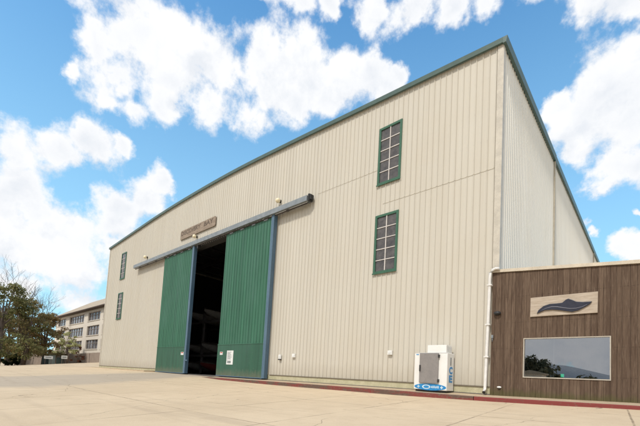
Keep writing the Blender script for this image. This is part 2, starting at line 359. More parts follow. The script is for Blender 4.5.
# ---------------------------------------------------------------- hangar
W=37.21; D=30.0
ROOF=[(-37.21,11.84),(-32,12.13),(-27.1,12.405),(-23.5,12.53),(-21.0,12.565),(-18.7,12.575),(-16.5,12.56),(-14.2,12.495),(-9.19,12.236),(-4.98,11.985),(-2.27,11.83),(0,11.70)]
def rz(x):
    return (interp(x-.9,ROOF)+interp(x,ROOF)+interp(x+.9,ROOF))/3 if -36<x<-1.2 else interp(x,ROOF)
P=.3048/S
def ribs(a,b,pitch=P,h=.032):
    o=[]; k=math.floor(a/pitch)-1
    while k*pitch<b+pitch:
        x=k*pitch
        for dx,d in ((0,0),(.016,h),(.034,h),(.050,0)):
            if a<x+dx<b: o.append((x+dx,d))
        k+=1
    return o
def ribval(x,pitch=P,h=.032):
    t=x-math.floor(x/pitch)*pitch
    return interp(t,[(0,0),(.016,h),(.034,h),(.050,0)])
def ribbed(m,a,b,zlo,zhi,place,holes=(),pitch=P,h=.032):
    xs=[(a,ribval(a,pitch,h)),(b,ribval(b,pitch,h))]+ribs(a,b,pitch,h)
    for (p,q,_,_) in holes: xs+=[(p,ribval(p,pitch,h)),(q,ribval(q,pitch,h))]
    xs=sorted(set(xs))
    for (x0,d0),(x1,d1) in zip(xs,xs[1:]):
        if x1-x0<1e-5: continue
        mid=(x0+x1)/2; segs=[(zlo,None)]
        cuts=sorted((c,d) for p,q,c,d in holes if p<mid<q)
        z=zlo; out=[]
        for c,d in cuts:
            if c>z: out.append((z,z,c,c))
            z=max(z,d)
        out.append((z,z,zhi(x0),zhi(x1)))
        for (za,zb,zc,zd) in out:
            m.quad(place(x0,d0,za),place(x1,d1,zb),place(x1,d1,zd),place(x0,d0,zc))
hangar=thing('boat_hangar','huge beige ribbed metal hangar with bowed green edged roof and tall sliding doors','building',(-18.6,0,-.25))
WX=[(-33.774,-32.673),(-4.896,-3.798)]; WZ=[(8.2,10.724),(4.395,6.884)]
OPEN=(-23.3,-12.75,-.3,8.55)
holes=[OPEN]+[(a+.03,b-.03,c+.03,d-.03) for a,b in WX for c,d in WZ]
m=MB(); ribbed(m,-W,-.02,0.0,rz,lambda x,d,z:(x,-d,z),holes); m.build('front_wall',M['siding'],hangar)
m=MB(); ribbed(m,.0,D,-.3,lambda y:11.70,lambda y,d,z:(d,y,z),pitch=P); m.build('side_wall',M['siding_side'],hangar)
m=MB(); ribbed(m,.0,D,-.3,lambda y:11.84,lambda y,d,z:(-W-d,y,z)); m.build('side_wall',M['siding_side'],hangar)
m=MB(); ribbed(m,-W,0,-.3,rz,lambda x,d,z:(x,D+d,z)); m.build('back_wall',M['siding'],hangar)
# corner trims
m=MB(); m.box(-.16,.045,-.048,-.012,0,11.68); m.box(.012,.045,-.012,.13,0,11.68); m.build('corner_trim',M['trim_beige'],hangar)
m=MB(); m.box(-W-.045,-W+.14,-.048,-.012,0,11.8); m.build('corner_trim',M['trim_beige'],hangar)
# lap seams of the sheets
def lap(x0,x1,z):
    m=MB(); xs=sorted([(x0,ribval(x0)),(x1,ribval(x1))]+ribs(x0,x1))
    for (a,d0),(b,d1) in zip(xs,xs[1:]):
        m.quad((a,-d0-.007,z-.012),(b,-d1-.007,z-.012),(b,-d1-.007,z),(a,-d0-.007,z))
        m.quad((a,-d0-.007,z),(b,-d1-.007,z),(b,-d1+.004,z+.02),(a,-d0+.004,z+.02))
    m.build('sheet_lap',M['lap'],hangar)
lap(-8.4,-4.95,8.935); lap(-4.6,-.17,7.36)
# interior lining, coloured dark so bounced light leaves the inside dim
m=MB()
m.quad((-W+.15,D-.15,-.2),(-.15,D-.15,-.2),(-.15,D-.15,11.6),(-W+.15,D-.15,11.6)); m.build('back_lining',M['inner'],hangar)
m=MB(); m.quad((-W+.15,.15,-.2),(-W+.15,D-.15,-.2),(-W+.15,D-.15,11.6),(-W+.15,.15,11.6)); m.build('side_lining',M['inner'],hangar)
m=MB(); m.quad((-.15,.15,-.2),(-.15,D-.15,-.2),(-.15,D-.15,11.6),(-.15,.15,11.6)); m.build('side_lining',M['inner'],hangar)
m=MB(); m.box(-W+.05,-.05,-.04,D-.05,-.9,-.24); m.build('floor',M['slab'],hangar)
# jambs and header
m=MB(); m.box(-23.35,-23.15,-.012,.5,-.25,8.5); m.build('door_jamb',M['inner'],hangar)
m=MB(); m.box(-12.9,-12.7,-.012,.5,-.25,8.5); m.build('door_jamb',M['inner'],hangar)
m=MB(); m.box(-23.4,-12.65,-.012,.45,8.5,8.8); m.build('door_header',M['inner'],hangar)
# plinth; drip flashing coloured dark as the shadow line under the siding
m=MB(); m.box(-W-.02,-23.3,-.022,.1,-.6,-.004); m.build('plinth',M['plinth'],hangar)
m=MB(); m.box(-12.7,-.0,-.022,.1,-.6,-.004); m.build('plinth',M['plinth'],hangar)
m=MB(); m.box(-W-.03,-23.8,-.045,-.024,-.03,.006); m.build('drip_shadow_line',M['flash'],hangar)
m=MB(); m.box(-11.1,-.17,-.045,-.024,-.035,.008); m.build('drip_shadow_line',M['flash'],hangar)
# roof
rx=[-W-.07+(W+.14)*i/90 for i in range(91)]
m=MB()
for a,b in zip(rx,rx[1:]):
    za,zb=rz(a)+.05,rz(b)+.05
    m.hexa([(a,-.06,za-.06),(b,-.06,zb-.06),(b,D+.06,zb-.06),(a,D+.06,za-.06),(a,-.06,za),(b,-.06,zb),(b,D+.06,zb),(a,D+.06,za)])
m.build('roof',M['roof'],hangar)
m=MB()
for a,b in zip(rx,rx[1:]):
    za,zb=rz(a),rz(b)
    m.hexa([(a,-.14,za-.035),(b,-.14,zb-.035),(b,-.064,zb-.035),(a,-.064,za-.035),(a,-.155,za+.135),(b,-.155,zb+.135),(b,-.064,zb+.135),(a,-.064,za+.135)])
m.build('rake_trim',M['trim_green'],hangar)
m=MB()      # eave gutter on the near side, in two lengths
m.hexa([(.03,-.155,11.62),(.13,-.155,11.62),(.13,8.3,11.62),(.03,8.3,11.62),(.03,-.155,11.83),(.17,-.155,11.83),(.17,8.3,11.83),(.03,8.3,11.83)]); m.build('eave_gutter',M['trim_green'],hangar)
m=MB()
m.hexa([(.03,8.32,11.60),(.12,8.32,11.60),(.12,D,11.60),(.03,D,11.60),(.03,8.32,11.81),(.16,8.32,11.81),(.16,D,11.81),(.03,D,11.81)]); m.build('eave_gutter',M['trim_green'],hangar)
for y in (8.42,24.56):
    m=MB(); m.box(.035,.11,y-.06,y+.05,2.5,11.6); m.build('side_downpipe',M['lap'],hangar)
# purlins and rafters seen up in the dark
for i in range(16):
    x=-35.5+i*2.25; z=rz(x)-.12; m=MB(); m.box(x-.06,x+.06,.3,D-.3,z-.16,z); m.build('purlin',M['steel'],hangar)
for k in range(5):
    y=2+k*6; m=MB()
    for a,b in zip(rx[1:-1:3],rx[4:-1:3]):
        za,zb=rz(a)-.3,rz(b)-.3
        m.hexa([(a,y,za-.5),(b,y,zb-.5),(b,y+.15,zb-.5),(a,y+.15,za-.5),(a,y,za),(b,y,zb),(b,y+.15,zb),(a,y+.15,za)])
    m.build('rafter',M['steel'],hangar)
# windows
for a,b in WX:
    for c,d in WZ:
        m=MB(); w=.095
        m.box(a,b,-.062,.02,d-w,d); m.box(a,b,-.062,.02,c,c+w); m.box(a,a+w,-.0621,.02,c+w,d-w); m.box(b-w,b,-.0621,.02,c+w,d-w)
        m.box(a-.03,b+.03,-.085,-.063,c-.03,c+.02)
        wf=m.build('window',M['wfr'],hangar)
        m=MB(); m.quad((a+w,-.022,c+w),(b-w,-.022,c+w),(b-w,-.022,d-w),(a+w,-.022,d-w)); m.build('pane',M['screen'],wf)
        m=MB(); mx=(a+b)/2; m.box(mx-.02,mx+.02,-.05,-.024,c+w,d-w)
        for k in range(1,5):
            z=c+w+(d-c-2*w)*k/5; m.box(a+w,mx-.021,-.046,-.024,z-.017,z+.017); m.box(mx+.021,b-w,-.046,-.024,z-.017,z+.017)
        m.build('muntins',M['muntin'],wf)
# sliding door track
tr=MB(); tr.box(-29.65,-8.72,-.44,-.30,8.54,8.81); tr.box(-29.65,-8.72,-.30,-.12,8.75,8.81)
tk=tr.build('door_track',M['track'],hangar)
m=MB(); m.box(-8.72,-8.62,-.36,-.10,8.56,8.90); m.box(-8.62,-8.54,-.33,-.13,8.62,8.86); m.build('end_stop',M['dark'],tk)
m=MB(); m.box(-29.60,-8.80,-.30,-.26,8.46,8.52); m.build('rail_lip',M['rust'],tk)
for i in range(14):
    x=-29.2+i*1.56; m=MB(); m.box(x-.04,x+.04,-.13,-.02,8.60,8.95); m.build('bracket',M['track'],tk)
m=MB(); m.box(-19.15,-19.03,-.34,-.12,8.25,8.50); m.tube([(-19.09,-.28,8.52),(-19.09,-.28,8.1)],.02,6); m.build('door_latch',M['dark'],tk)
# sliding doors
def sliding(x0,x1,post0,post1,kz,lab,bl):
    f=MB(); f.box(x0,x1-.003,-.245,-.11,-.20,8.46)
    d=f.build('sliding_door',M['door'],hangar,lab)
    m=MB(); ribbed(m,x0,x1,kz,lambda x:8.46,lambda x,o,z:(x,-.25-o,z),pitch=P*1.12,h=.028); m.build('door_siding',M['door'],d)
    m=MB(); m.box(x0,x1,-.285,-.247,-.19,kz-.03); m.build('kick_plate',M['kick'],d)
    m=MB(); m.box(x0,x1,-.305,-.247,kz-.03,kz+.012); m.build('ledge',M['door'],d)
    m=MB(); m.box(post0,post1,-.33,-.10,-.215,8.55); m.build('end_post',M['blue'],d)
    m=MB(); m.box(x0,x1,-.30,-.12,-.235,-.19); m.build('bottom_rail',M['blue'],d)
    for k in range(4):
        x=x0+(x1-x0)*(k+.5)/4; m=MB(); m.box(x-.16,x+.16,-.29,-.24,8.40,8.62); m.build('hanger',M['track'],d)
    return d
dl=sliding(-24.0,-19.74,-19.74,-19.50,1.60,'left green sliding door with one small notice',1)
dr=sliding(-15.76,-11.42,-11.42,-11.20,1.645,'right green sliding door with a long white notice',1)
def notice(d,x0,x1,z0,z1,red=False):
    m=MB(); m.box(x0,x1,-.293,-.287,z0,z1); n=m.build('notice',M['paper'],d)
    m=MB(); h=z1-z0; w=x1-x0
    if red: m.box(x0+.12*w,x1-.12*w,-.295,-.294,z1-.42*h,z1-.1*h)
    else:
        xl=x0+.14*w; pts=[(xl,z0+.1*h)]
        pts+=[(x1-.3*w,z0+.1*h),(x1-.3*w,z0+.26*h),(xl+.03*w,z0+.26*h)]
        for k in range(8):
            zz=z1-h*(.62-.068*k); xr=x0+w*(.55+.3*random.random()); pts+=[(xl+.03*w,zz),(xr,zz),(xr,zz+.034*h),(xl+.03*w,zz+.034*h)]
        pts+=[(xl,pts[-1][1])]
        m.prism_y(pts,-.295,-.294)
    m.build('print',M['redink'] if red else M['ink'],n)
notice(dr,-14.74,-14.10,.46,1.27); notice(dr,-15.47,-15.18,1.02,1.20,True); notice(dl,-20.26,-19.88,1.02,1.22,True)
m=MB(); m.box(-19.60,-19.22,-.36,-.332,.62,.70); m.build('handle',M['blue'],dl)
# globe lamps above the track
for x,z,lb in ((-27.91,9.29,'cream globe lamp at the far left end above the door track'),(-19.83,9.28,'cream globe lamp just below the weathered lettered board'),(-11.13,9.32,'cream globe lamp near the right end of the door track')):
    t=thing('wall_lamp',lb,'lamp',(x,-.03,z-.13),'globe lamps over the hangar door')
    m=MB(); m.tube([(x,-.035,z+.02),(x,-.14,z+.02)],[.09,.07],12); m.build('lamp_base',M['dark'],t)
    m=MB(); m.sphere((x,-.22,z),.135,(1,1,.98)); m.build('globe',M['globe'],t)
# weathered name board
sg=thing('name_board','weathered grey wooden board lettered over the big hangar doors','sign',(-19.8,-.05,9.50))
m=MB(); m.prism_y([(-22.10,9.53),(-17.52,9.53),(-17.45,9.62),(-17.45,10.12),(-17.55,10.19),(-22.02,10.19),(-22.12,10.10)],-.10,-.034); m.build('board',M['oldwood'],sg)
text('lettering','DISCOVERY',M['letters'],sg,(-21.98,-.101,9.80),(1,0,0),(0,0,1),.31,.006,2.62)
text('lettering','BAY',M['letters'],sg,(-18.86,-.101,9.80),(1,0,0),(0,0,1),.31,.006,1.12)
# electrical boxes on the wall
for x,z,w,h,lb in ((-10.34,.93,.17,.22,'small white box on the siding, the nearest to the green door'),(-9.33,.99,.20,.18,'small white plate on the siding, second from the green door'),(-3.90,1.11,.20,.17,'small white box on the siding left of the ice freezer')):
    t=thing('electrical_box',lb,'electrical box',(x,-.04,z-h/2),'small white boxes on the hangar wall')
    m=MB(); m.box(x-w/2,x+w/2,-.11,-.032,z-h/2,z+h/2); m.build('box_body',M['white'],t,bevel=.01)
    m=MB(); m.box(x-w*.3,x+w*.3,-.125,-.111,z-h*.3,z+h*.32); m.build('cover',M['paper'],t,bevel=.005)
    if x<-10: m=MB(); m.box(x-w*.45,x+w*.45,-.13,-.04,z-h*.5-.05,z-h*.5-.002); m.build('socket',M['dark'],t)

# boats racked inside, dim
def boat(x,y,z,L_,mh,md,lab,grp='boats racked inside the hangar'):
    t=thing('stored_boat',lab,'boat',(x,y,z),grp)
    st=[(0,.02,.62,.75),(.08,.22,.40,.72),(.25,.42,.18,.66),(.5,.52,.06,.60),(.8,.52,.03,.58),(1,.48,.05,.58)]
    m=MB(); k=7
    for s_,w,zb,zt in st:
        for j in range(k):
            u=j/(k-1)*2-1; zz=zb+(zt-zb)*abs(u)**1.8; m.v.append((x+w*1.3*(abs(u)**.6)*(1 if u>0 else -1),y+s_*L_,z+zz*1.2))
    for i in range(len(st)-1):
        for j in range(k-1):
            n=i*k+j; m.f.append((n,n+1,n+k+1,n+k)); m.sm.append(True)
    n=(len(st)-1)*k; m.f.append(tuple(n+j for j in range(k))); m.sm.append(False); m.build('hull',mh,t)
    m=MB()
    for s_,w,zb,zt in st: m.v+=[(x-w*1.3,y+s_*L_,z+zt*1.2+.01),(x,y+s_*L_,z+zt*1.2+.16+.5*(.3<s_<.9)),(x+w*1.3,y+s_*L_,z+zt*1.2+.01)]
    for i in range(len(st)-1):
        for j in range(2):
            n=i*3+j; m.f.append((n,n+1,n+4,n+3)); m.sm.append(True)
    m.build('cover',md,t)
rk=thing('boat_rack','tall steel boat storage rack in the dark behind the open door','rack',(-28,7,-.24))
for i in range(5):
    x=-32.5+i*2.9
    for y in (5,8.6):
        m=MB(); m.box(x-.09,x+.09,y-.09,y+.09,-.24,5.2); m.build('post',M['steel'],rk)
for z in (1.5,4.55):
    for y in (5,8.6):
        m=MB(); m.box(-32.4,-20.8,y-.12,y-.095,z-.2,z); m.build('beam',M['steel'],rk)
spots=[(-28.5,4.56),(-25.6,4.56),(-28.5,1.52),(-25.6,1.52),(-28.5,-.15),(-25.6,-.15)]
labs=['pale boat on the upper rack at left of the opening','pale boat on the upper rack at right of the opening','covered boat on the middle rack at left of the opening','covered boat on the middle rack at right of the opening','dark boat on the floor at left of the opening','red boat on the floor beside the right door']
for i,(x,z) in enumerate(spots):
    boat(x,4.3,z,4.5,M['hullred'] if i==5 else M['hull'],M['tarp'],labs[i])

# ---------------------------------------------------------------- annex
def cz(x): return 3.72-.084*(x+.16)
AX0,AX1,AD=-.14,11.0,9.0
annex=thing('wooden_annex','low brown board clad office annex with a big picture window and sloping cap','building',(5,0,-.3))
WN=(.806,2.922,.328,1.531)
m=MB(); pitch=.14; x=AX0
while x<AX1:
    pw=random.choice((.105,.14,.14,.175)); b=min(x+pw-.006,AX1); o=random.uniform(0,.012)
    segs=[(-.29 if x>-.08 else -.26,None)]
    y0=-.085-o
    inw=b>WN[0] and x<WN[1]
    if not inw: m.hexa([(x,y0,-.27),(b,y0,-.27),(b,-.03,-.27),(x,-.03,-.27),(x,y0,cz(x)),(b,y0,cz(b)),(b,-.03,cz(b)),(x,-.03,cz(x))])
    else:
        parts=[(x,b)]
        xa,xb=max(x,WN[0]-.002),min(b,WN[1]+.002)
        m.hexa([(xa,y0,-.27),(xb,y0,-.27),(xb,-.03,-.27),(xa,-.03,-.27),(xa,y0,WN[2]),(xb,y0,WN[2]),(xb,-.03,WN[2]),(xa,-.03,WN[2])])
        m.hexa([(xa,y0,WN[3]),(xb,y0,WN[3]),(xb,-.03,WN[3]),(xa,-.03,WN[3]),(xa,y0,cz(xa)),(xb,y0,cz(xb)),(xb,-.03,cz(xb)),(xa,-.03,cz(xa))])
        if x<WN[0]-.01: m.hexa([(x,y0,-.27),(xa-.001,y0,-.27),(xa-.001,-.03,-.27),(x,-.03,-.27),(x,y0,cz(x)),(xa-.001,y0,cz(xa)),(xa-.001,-.03,cz(xa)),(x,-.03,cz(x))])
        if b>WN[1]+.01: m.hexa([(xb+.001,y0,-.27),(b,y0,-.27),(b,-.03,-.27),(xb+.001,-.03,-.27),(xb+.001,y0,cz(xb)),(b,y0,cz(b)),(b,-.03,cz(b)),(xb+.001,-.03,cz(xb))])
    x+=pw
m.build('board_wall',M['wood'],annex)
m=MB()   # backing wall with the window hole, and the other walls
for a,b,c,d in ((-.0,WN[0],-.3,None),(WN[1],AX1-.1,-.3,None),(WN[0],WN[1],-.3,WN[2]),(WN[0],WN[1],WN[3],None)):
    da,db=(d,d) if d else (cz(a)-.002,cz(b)-.002)
    m.hexa([(a,-.028,c),(b,-.028,c),(b,-.021,c),(a,-.021,c),(a,-.028,da),(b,-.028,db),(b,-.021,db),(a,-.021,da)])
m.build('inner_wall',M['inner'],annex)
m=MB(); m.box(AX1-.1,AX1-.02,-.02,AD,-.3,2.7); m.box(.06,AX1-.1,AD-.1,AD,-.3,2.7); m.build('rear_walls',M['wood'],annex)
m=MB(); m.box(.06,AX1-.11,.09,AD-.11,-.5,-.22); m.build('floor',M['slab'],annex)
m=MB(); m.hexa([(.06,-.02,cz(.06)-.2),(AX1,-.02,cz(AX1)-.2),(AX1,AD,cz(AX1)-.2),(.06,AD,cz(.06)-.2),(.06,-.02,cz(.06)-.06),(AX1,-.02,cz(AX1)-.06),(AX1,AD,cz(AX1)-.06),(.06,AD,cz(.06)-.06)]); m.build('roof',M['roof'],annex)
m=MB(); a,b=AX0-.03,AX1+.03
m.hexa([(a,-.135,cz(a)+.003),(b,-.135,cz(b)+.003),(b,.05,cz(b)+.003),(a,.05,cz(a)+.003),(a,-.135,cz(a)+.10),(b,-.135,cz(b)+.10),(b,.05,cz(b)+.125),(a,.05,cz(a)+.125)])
m.build('cap_flashing',M['cap'],annex)
m=MB(); w=.025; a,b,c,d=WN
m.box(a,b,-.105,-.02,d-w,d); m.box(a,b,-.112,-.02,c,c+w*1.2); m.box(a,a+w,-.106,-.02,c+w*1.2,d-w); m.box(b-w,b,-.106,-.02,c+w*1.2,d-w)
wf=m.build('window',M['frame'],annex)
m=MB(); m.quad((a+w,-.045,c+w),(b-w,-.045,c+w),(b-w,-.045,d-w),(a+w,-.045,d-w)); m.build('pane',M['glass'],wf)
# downpipe
m=MB(); r=.048
m.tube([(.10,-.19,3.80),(-.02,-.19,3.82),(-.12,-.19,3.79),(-.185,-.18,3.70),(-.20,-.16,3.55),(-.215,-.15,2.6),(-.27,-.15,.0),(-.275,-.17,-.10),(-.275,-.24,-.19)],[.044,.045,.047,r,r,r,r,r,r],10)
dp=m.build('downpipe',M['pvc'],annex)
for z in (3.3,2.0,.95):
    x=-.20-.02*(3.3-z); m=MB(); m.box(x-.075,x+.075,-.22,-.05,z-.02,z+.02); m.build('strap',M['pvc'],dp)
m=MB(); m.tube([(-.275,-.235,-.185),(-.275,-.255,-.205)],[.05,.05],10); m.build('outlet',M['dark'],dp)
t=thing('wall_light','small dark oval lamp high on the brown boards beside the white downpipe','lamp',(.05,-.1,2.27))
m=MB(); m.box(-.01,.11,-.12,-.098,2.30,2.42); m.build('back_plate',M['dark'],t)
m=MB(); m.sphere((.05,-.15,2.36),.105,(1.05,.75,.62)); m.build('shade',M['dark'],t)
t=thing('wall_vent','tiny white oval vent low on the brown boards by the downpipe','vent',(.14,-.1,-.04))
m=MB(); m.sphere((.14,-.105,-.006),.07,(1,.35,.45)); m.build('hood',M['white'],t); m=MB(); m.box(.10,.18,-.135,-.10,-.05,-.038); m.build('slot',M['dark'],t)
t=thing('junction_box','tiny grey box at the left edge of the brown boards','box',(-.10,-.1,1.55))
m=MB(); m.box(-.125,-.065,-.15,-.1,1.56,1.66); m.build('lid',M['track'],t,bevel=.006); m=MB(); m.tube([(-.095,-.125,1.56),(-.095,-.125,1.44)],.012,6); m.build('conduit',M['track'],t)
# whale sign
t=thing('whale_sign','pale plank sign with a carved dark whale above the picture window','sign',(1.8,-.1,2.17))
m=MB(); m.prism_y([(.985,2.175),(2.632,2.178),(2.640,2.768),(.990,2.760)],-.135,-.092); m.build('plank',M['signwood'],t,bevel=.006)
out=[(1.17,2.258),(1.212,2.357),(1.341,2.471),(1.501,2.52),(1.69,2.521),(1.814,2.527),(1.905,2.61),(1.965,2.633),(2.055,2.587),(2.144,2.531),(2.319,2.503),(2.512,2.498),(2.461,2.429),(2.348,2.352),(2.204,2.275),(2.058,2.24),(1.907,2.274),(1.754,2.312),(1.567,2.346),(1.375,2.343),(1.245,2.29)]
m=MB(); m.prism_y(out[::-1],-.175,-.136); wh=m.build('whale',M['navy'],t,bevel=.008)
ln=[(1.271,2.325),(1.407,2.397),(1.55,2.43),(1.691,2.417),(1.846,2.374),(1.997,2.339),(2.145,2.334),(2.291,2.364),(2.405,2.424)]
m=MB(); m.tube([(x,-.176,z) for x,z in ln],[.004,.008,.011,.011,.010,.009,.008,.007,.004],6); m.build('mouth_line',M['whaleline'],wh)
t=thing('lit_sign','small glowing green light low behind the picture window glass','light',(1.80,.05,.39))
m=MB(); m.box(1.765,1.845,.02,.05,.385,.475); m.build('lit_panel',M['green_led'],t); m=MB(); m.box(1.74,1.87,.02,.10,.33,.384); m.build('stand',M['dark'],t)

# ---------------------------------------------------------------- ice freezer
t=thing('ice_freezer','white ice merchandiser freezer with grey door on the walk by the wall','freezer',(-1.9,-.35,-.26))
FX0,FX1,FY0,FY1=-2.52,-1.325,-.66,-.10
m=MB(); m.prism_y([(FX0,-.225),(FX1,-.225),(FX1,1.05),(FX0,1.05)],FY0,FY1); m.build('cabinet',M['white'],t,bevel=.02)
m=MB(); m.box(FX0+.05,FX1-.05,FY0+.05,FY1-.03,-.285,-.226); m.build('base',M['dark'],t)
m=MB(); m.box(-2.305,-1.62,FY0-.055,FY0-.002,.005,1.03); d=m.build('door',M['grey'],t,bevel=.012)
m=MB(); m.box(-2.29,-2.255,FY0-.10,FY0-.057,.40,.62); m.build('handle',M['dark'],d,bevel=.006)
for z in (.1,.93): 
    m=MB(); m.box(-1.63,-1.585,FY0-.07,FY0-.002,z-.05,z+.05); m.build('hinge',M['dark'],d)
m=MB(); m.box(-2.07,-1.39,FY0+.04,FY1-.06,1.052,1.315); tp=m.build('condenser_housing',M['white'],t,bevel=.012)
m=MB(); m.box(-1.389,-1.384,FY0+.1,FY1-.12,1.09,1.26); m.build('grille',M['paper'],tp)
def ell(cx,czz,rx_,rz_,n=40): return [(cx+rx_*math.cos(2*math.pi*k/n),czz+rz_*math.sin(2*math.pi*k/n)) for k in range(n)]
m=MB(); m.box(FX0+.012,FX1-.012,FY0-.004,FY0-.0005,1.036,1.043); m.build('top_seam',M['ink'],t)
cxx=-1.915; czz=-.125
m=MB(); m.prism_y(ell(cxx,czz,.575,.115),FY0-.006,FY0-.001); em=m.build('emblem',M['blueprint'],t)
m=MB(); m.prism_y(ell(cxx-.13,czz,.15,.075),FY0-.009,FY0-.0062)
for sx in (-.42,.42):
    pts=[]
    for k in range(8):
        r_=.062 if k%2==0 else .03; a_=k*math.pi/4; pts.append((cxx+sx+r_*math.cos(a_),czz+r_*math.sin(a_)))
    m.prism_y(pts,FY0-.009,FY0-.0062)
for k in range(6): m.box(cxx+.045+k*.048,cxx+.078+k*.048,FY0-.009,FY0-.0062,czz-.03-.006*(k%2),czz+.03+.008*(k%3))
m.build('emblem_marks',M['palepr'],em)
m=MB(); m.prism_y(ell(cxx-.13,czz,.10,.045),FY0-.011,FY0-.0092); m.build('emblem_centre',M['blueprint'],em)
m=MB(); m.box(FX0+.06,FX0+.16,FY0-.004,FY0-.001,.97,1.0); m.build('maker_plate',M['blueprint'],t)
for ch,z,h,mt in (('I',.63,.27,M['ink']),('C',.34,.25,M['blueprint']),('E',.055,.25,M['blueprint'])):
    text('lettering',ch,mt,t,(FX1+.002,-.50 if ch!='I' else -.42,z),(0,1,0),(0,0,1),h,.005,.27 if ch!='I' else .07,bold=.05 if ch!='I' else .0)

# ---------------------------------------------------------------- far left: trees, fence, office block
def leaves(m,clumps,n,size,rnd):
    for _ in range(n):
        c,r=rnd.choice(clumps)
        d=Vector((rnd.gauss(0,1),rnd.gauss(0,1),rnd.gauss(0,1))).normalized()*(rnd.random()**.45)
        p=Vector((c[0]+d.x*r[0],c[1]+d.y*r[1],c[2]+d.z*r[2]))
        nr=(d*1.1+Vector((rnd.gauss(0,.55),rnd.gauss(0,.55),.45+rnd.gauss(0,.45)))).normalized()
        a=nr.cross(Vector((rnd.gauss(0,1),rnd.gauss(0,1),rnd.gauss(0,1)))).normalized()
        b=nr.cross(a)*size*rnd.uniform(.35,.8); a=a*size*rnd.uniform(.6,1.3)
        m.quad(p-a,p-b*.8,p+a,p+b)
def crown(base,h,r,n_cl,rnd,lo=.25,flat=.55):
    cl=[]
    for _ in range(n_cl):
        t=rnd.random(); z=base[2]+h*(lo+(1-lo)*t)
        rr=r*(1.08-t**1.6*.82)*rnd.random()**.42; a=rnd.uniform(0,2*math.pi)
        s=r*rnd.uniform(.10,.27)
        cl.append(((base[0]+rr*math.cos(a),base[1]+rr*math.sin(a),z),(s,s,s*flat)))
    return cl
def tree(name,lab,cat,x,y,h,r,ncl,nl,size,lm,seed,trunks=1,lean=0,lo=.25,group=None,tr=.16,flat=.55):
    rnd=random.Random(seed); z=gz(x,y)-.05; t=thing(name,lab,cat,(x,y,z),group)
    cl=crown((x,y,z),h,r,ncl,rnd,lo,flat)
    m=MB()
    for k in range(trunks):
        dx=lean*(k-(trunks-1)/2)+rnd.uniform(-.1,.1); ox=.35*(k-(trunks-1)/2)
        m.tube([(x+ox,y,z),(x+ox+dx*.5,y+.1,z+h*.28),(x+ox+dx,y,z+h*.55),(x+ox+dx*1.2,y,z+h*.85)],[tr*1.25,tr,tr*.6,.03],8)
        for c,s in rnd.sample(cl,min(len(cl),9)):
            q=z+h*rnd.uniform(.25,.5); f=(q-z)/(h*.55)
            p0=Vector((x+ox+dx*min(1,f),y,q)); p1=Vector(c); m.tube([p0,(p0+p1)/2+Vector((0,0,.25)),p1],[tr*.4,tr*.28,.02],5)
    m.build('trunk',M['bark'],t)
    m=MB(); leaves(m,cl,nl,size,rnd); m.build('crown',lm,t)
    return t
tree('evergreen_tree','broad dark green tree at the left edge of the photo','tree',-55.6,-5.6,10.1,4.9,110,8500,.15,M['ever'],1,1,0,.12,'trees beyond the lot',.28)
tree('evergreen_tree','dark green tree whose low crown overhangs leaning trunks before the fence','tree',-58.6,-2.6,8.8,4.3,95,7500,.14,M['mixed'],2,3,2.2,.16,'trees beyond the lot',.17)
tree('russet_tree','russet brown tree in autumn leaf beside the office block','tree',-61.5,.1,7.4,3.5,80,6500,.14,M['oak'],3,2,1.0,.18,'trees beyond the lot',.15)
tree('evergreen_tree','tall green tree behind the dark one at the far left','tree',-70,-7.5,11.5,4.6,60,11000,.19,M['mixed'],4,1,0,.25,'trees beyond the lot',.28)
tree('evergreen_tree','green tree outside the left edge of the lot','tree',-52.0,-11.5,9.5,4.4,55,9000,.19,M['ever'],5,1,0,.25,'trees beyond the lot',.26)
tree('russet_tree','reddish tree rising behind the evergreens below the bare branches','tree',-72,-2.5,8.6,3.8,50,9000,.17,M['oak'],6,1,0,.3,'trees beyond the lot',.2)
tree('young_tree','small pale green leaning tree in front of the wooden fence','tree',-53.9,1.2,4.2,1.6,34,1900,.11,M['lime'],7,2,.6,.32,None,.07)
tree('red_shrub','reddish shrub beside the pale young tree at the fence','shrub',-53.6,2.3,2.3,.75,14,800,.10,M['red'],8,2,.3,.1,None,.03)
for i,(x,y,h,r,lb) in enumerate(((-59.9,-3.9,1.5,1.1,'dark green bush under the trees, leftmost of the three'),(-60.6,-3.2,1.6,1.2,'dark green bush under the trees, middle of the three'),(-61.8,-2.4,1.3,.9,'dark green bush under the trees, nearest to the fence'))):
    tree('bush',lb,'bush',x,y,h,r,14,1500,.13,M['bush'],20+i,1,0,.1,'bushes under the trees',.03,1.0)
def bare_tree(lab,x,y,h,seed,spread):
    rnd=random.Random(seed); z=gz(x,y)-.05; t=thing('bare_tree',lab,'tree',(x,y,z),'bare trees')
    tr=MB(); tw=MB()
    def grow(p,d,l,r,dep):
        q=p+d*l*.5+Vector((rnd.gauss(0,.05),rnd.gauss(0,.05),0))*l; e=q+(d+Vector((rnd.gauss(0,.12),rnd.gauss(0,.12),.05))).normalized()*l*.5
        (tr if dep<2 else tw).tube([p,q,e],[r,r*.85,r*.66],5 if dep<3 else 3,False)
        if dep>=6: return
        for k in range(2 if dep<1 else 3 if rnd.random()<.55 else 2):
            nd=(d+Vector((rnd.gauss(0,spread),rnd.gauss(0,spread),rnd.gauss(.12,.2)))).normalized()
            grow(e if k<2 else q,nd,l*rnd.uniform(.62,.82),r*.62,dep+1)
    grow(Vector((x,y,z)),Vector((0,0,1)),h*.36,.17,0)
    tr.build('trunk',M['bare'],t); tw.build('branches',M['bare'],t)
bare_tree('taller bare tree rising above the evergreens at left',-66.6,-2.2,13.4,11,.42)
bare_tree('bare tree of upright limbs, between the taller bare one and the offices',-70.6,-1.2,12.0,12,.30)
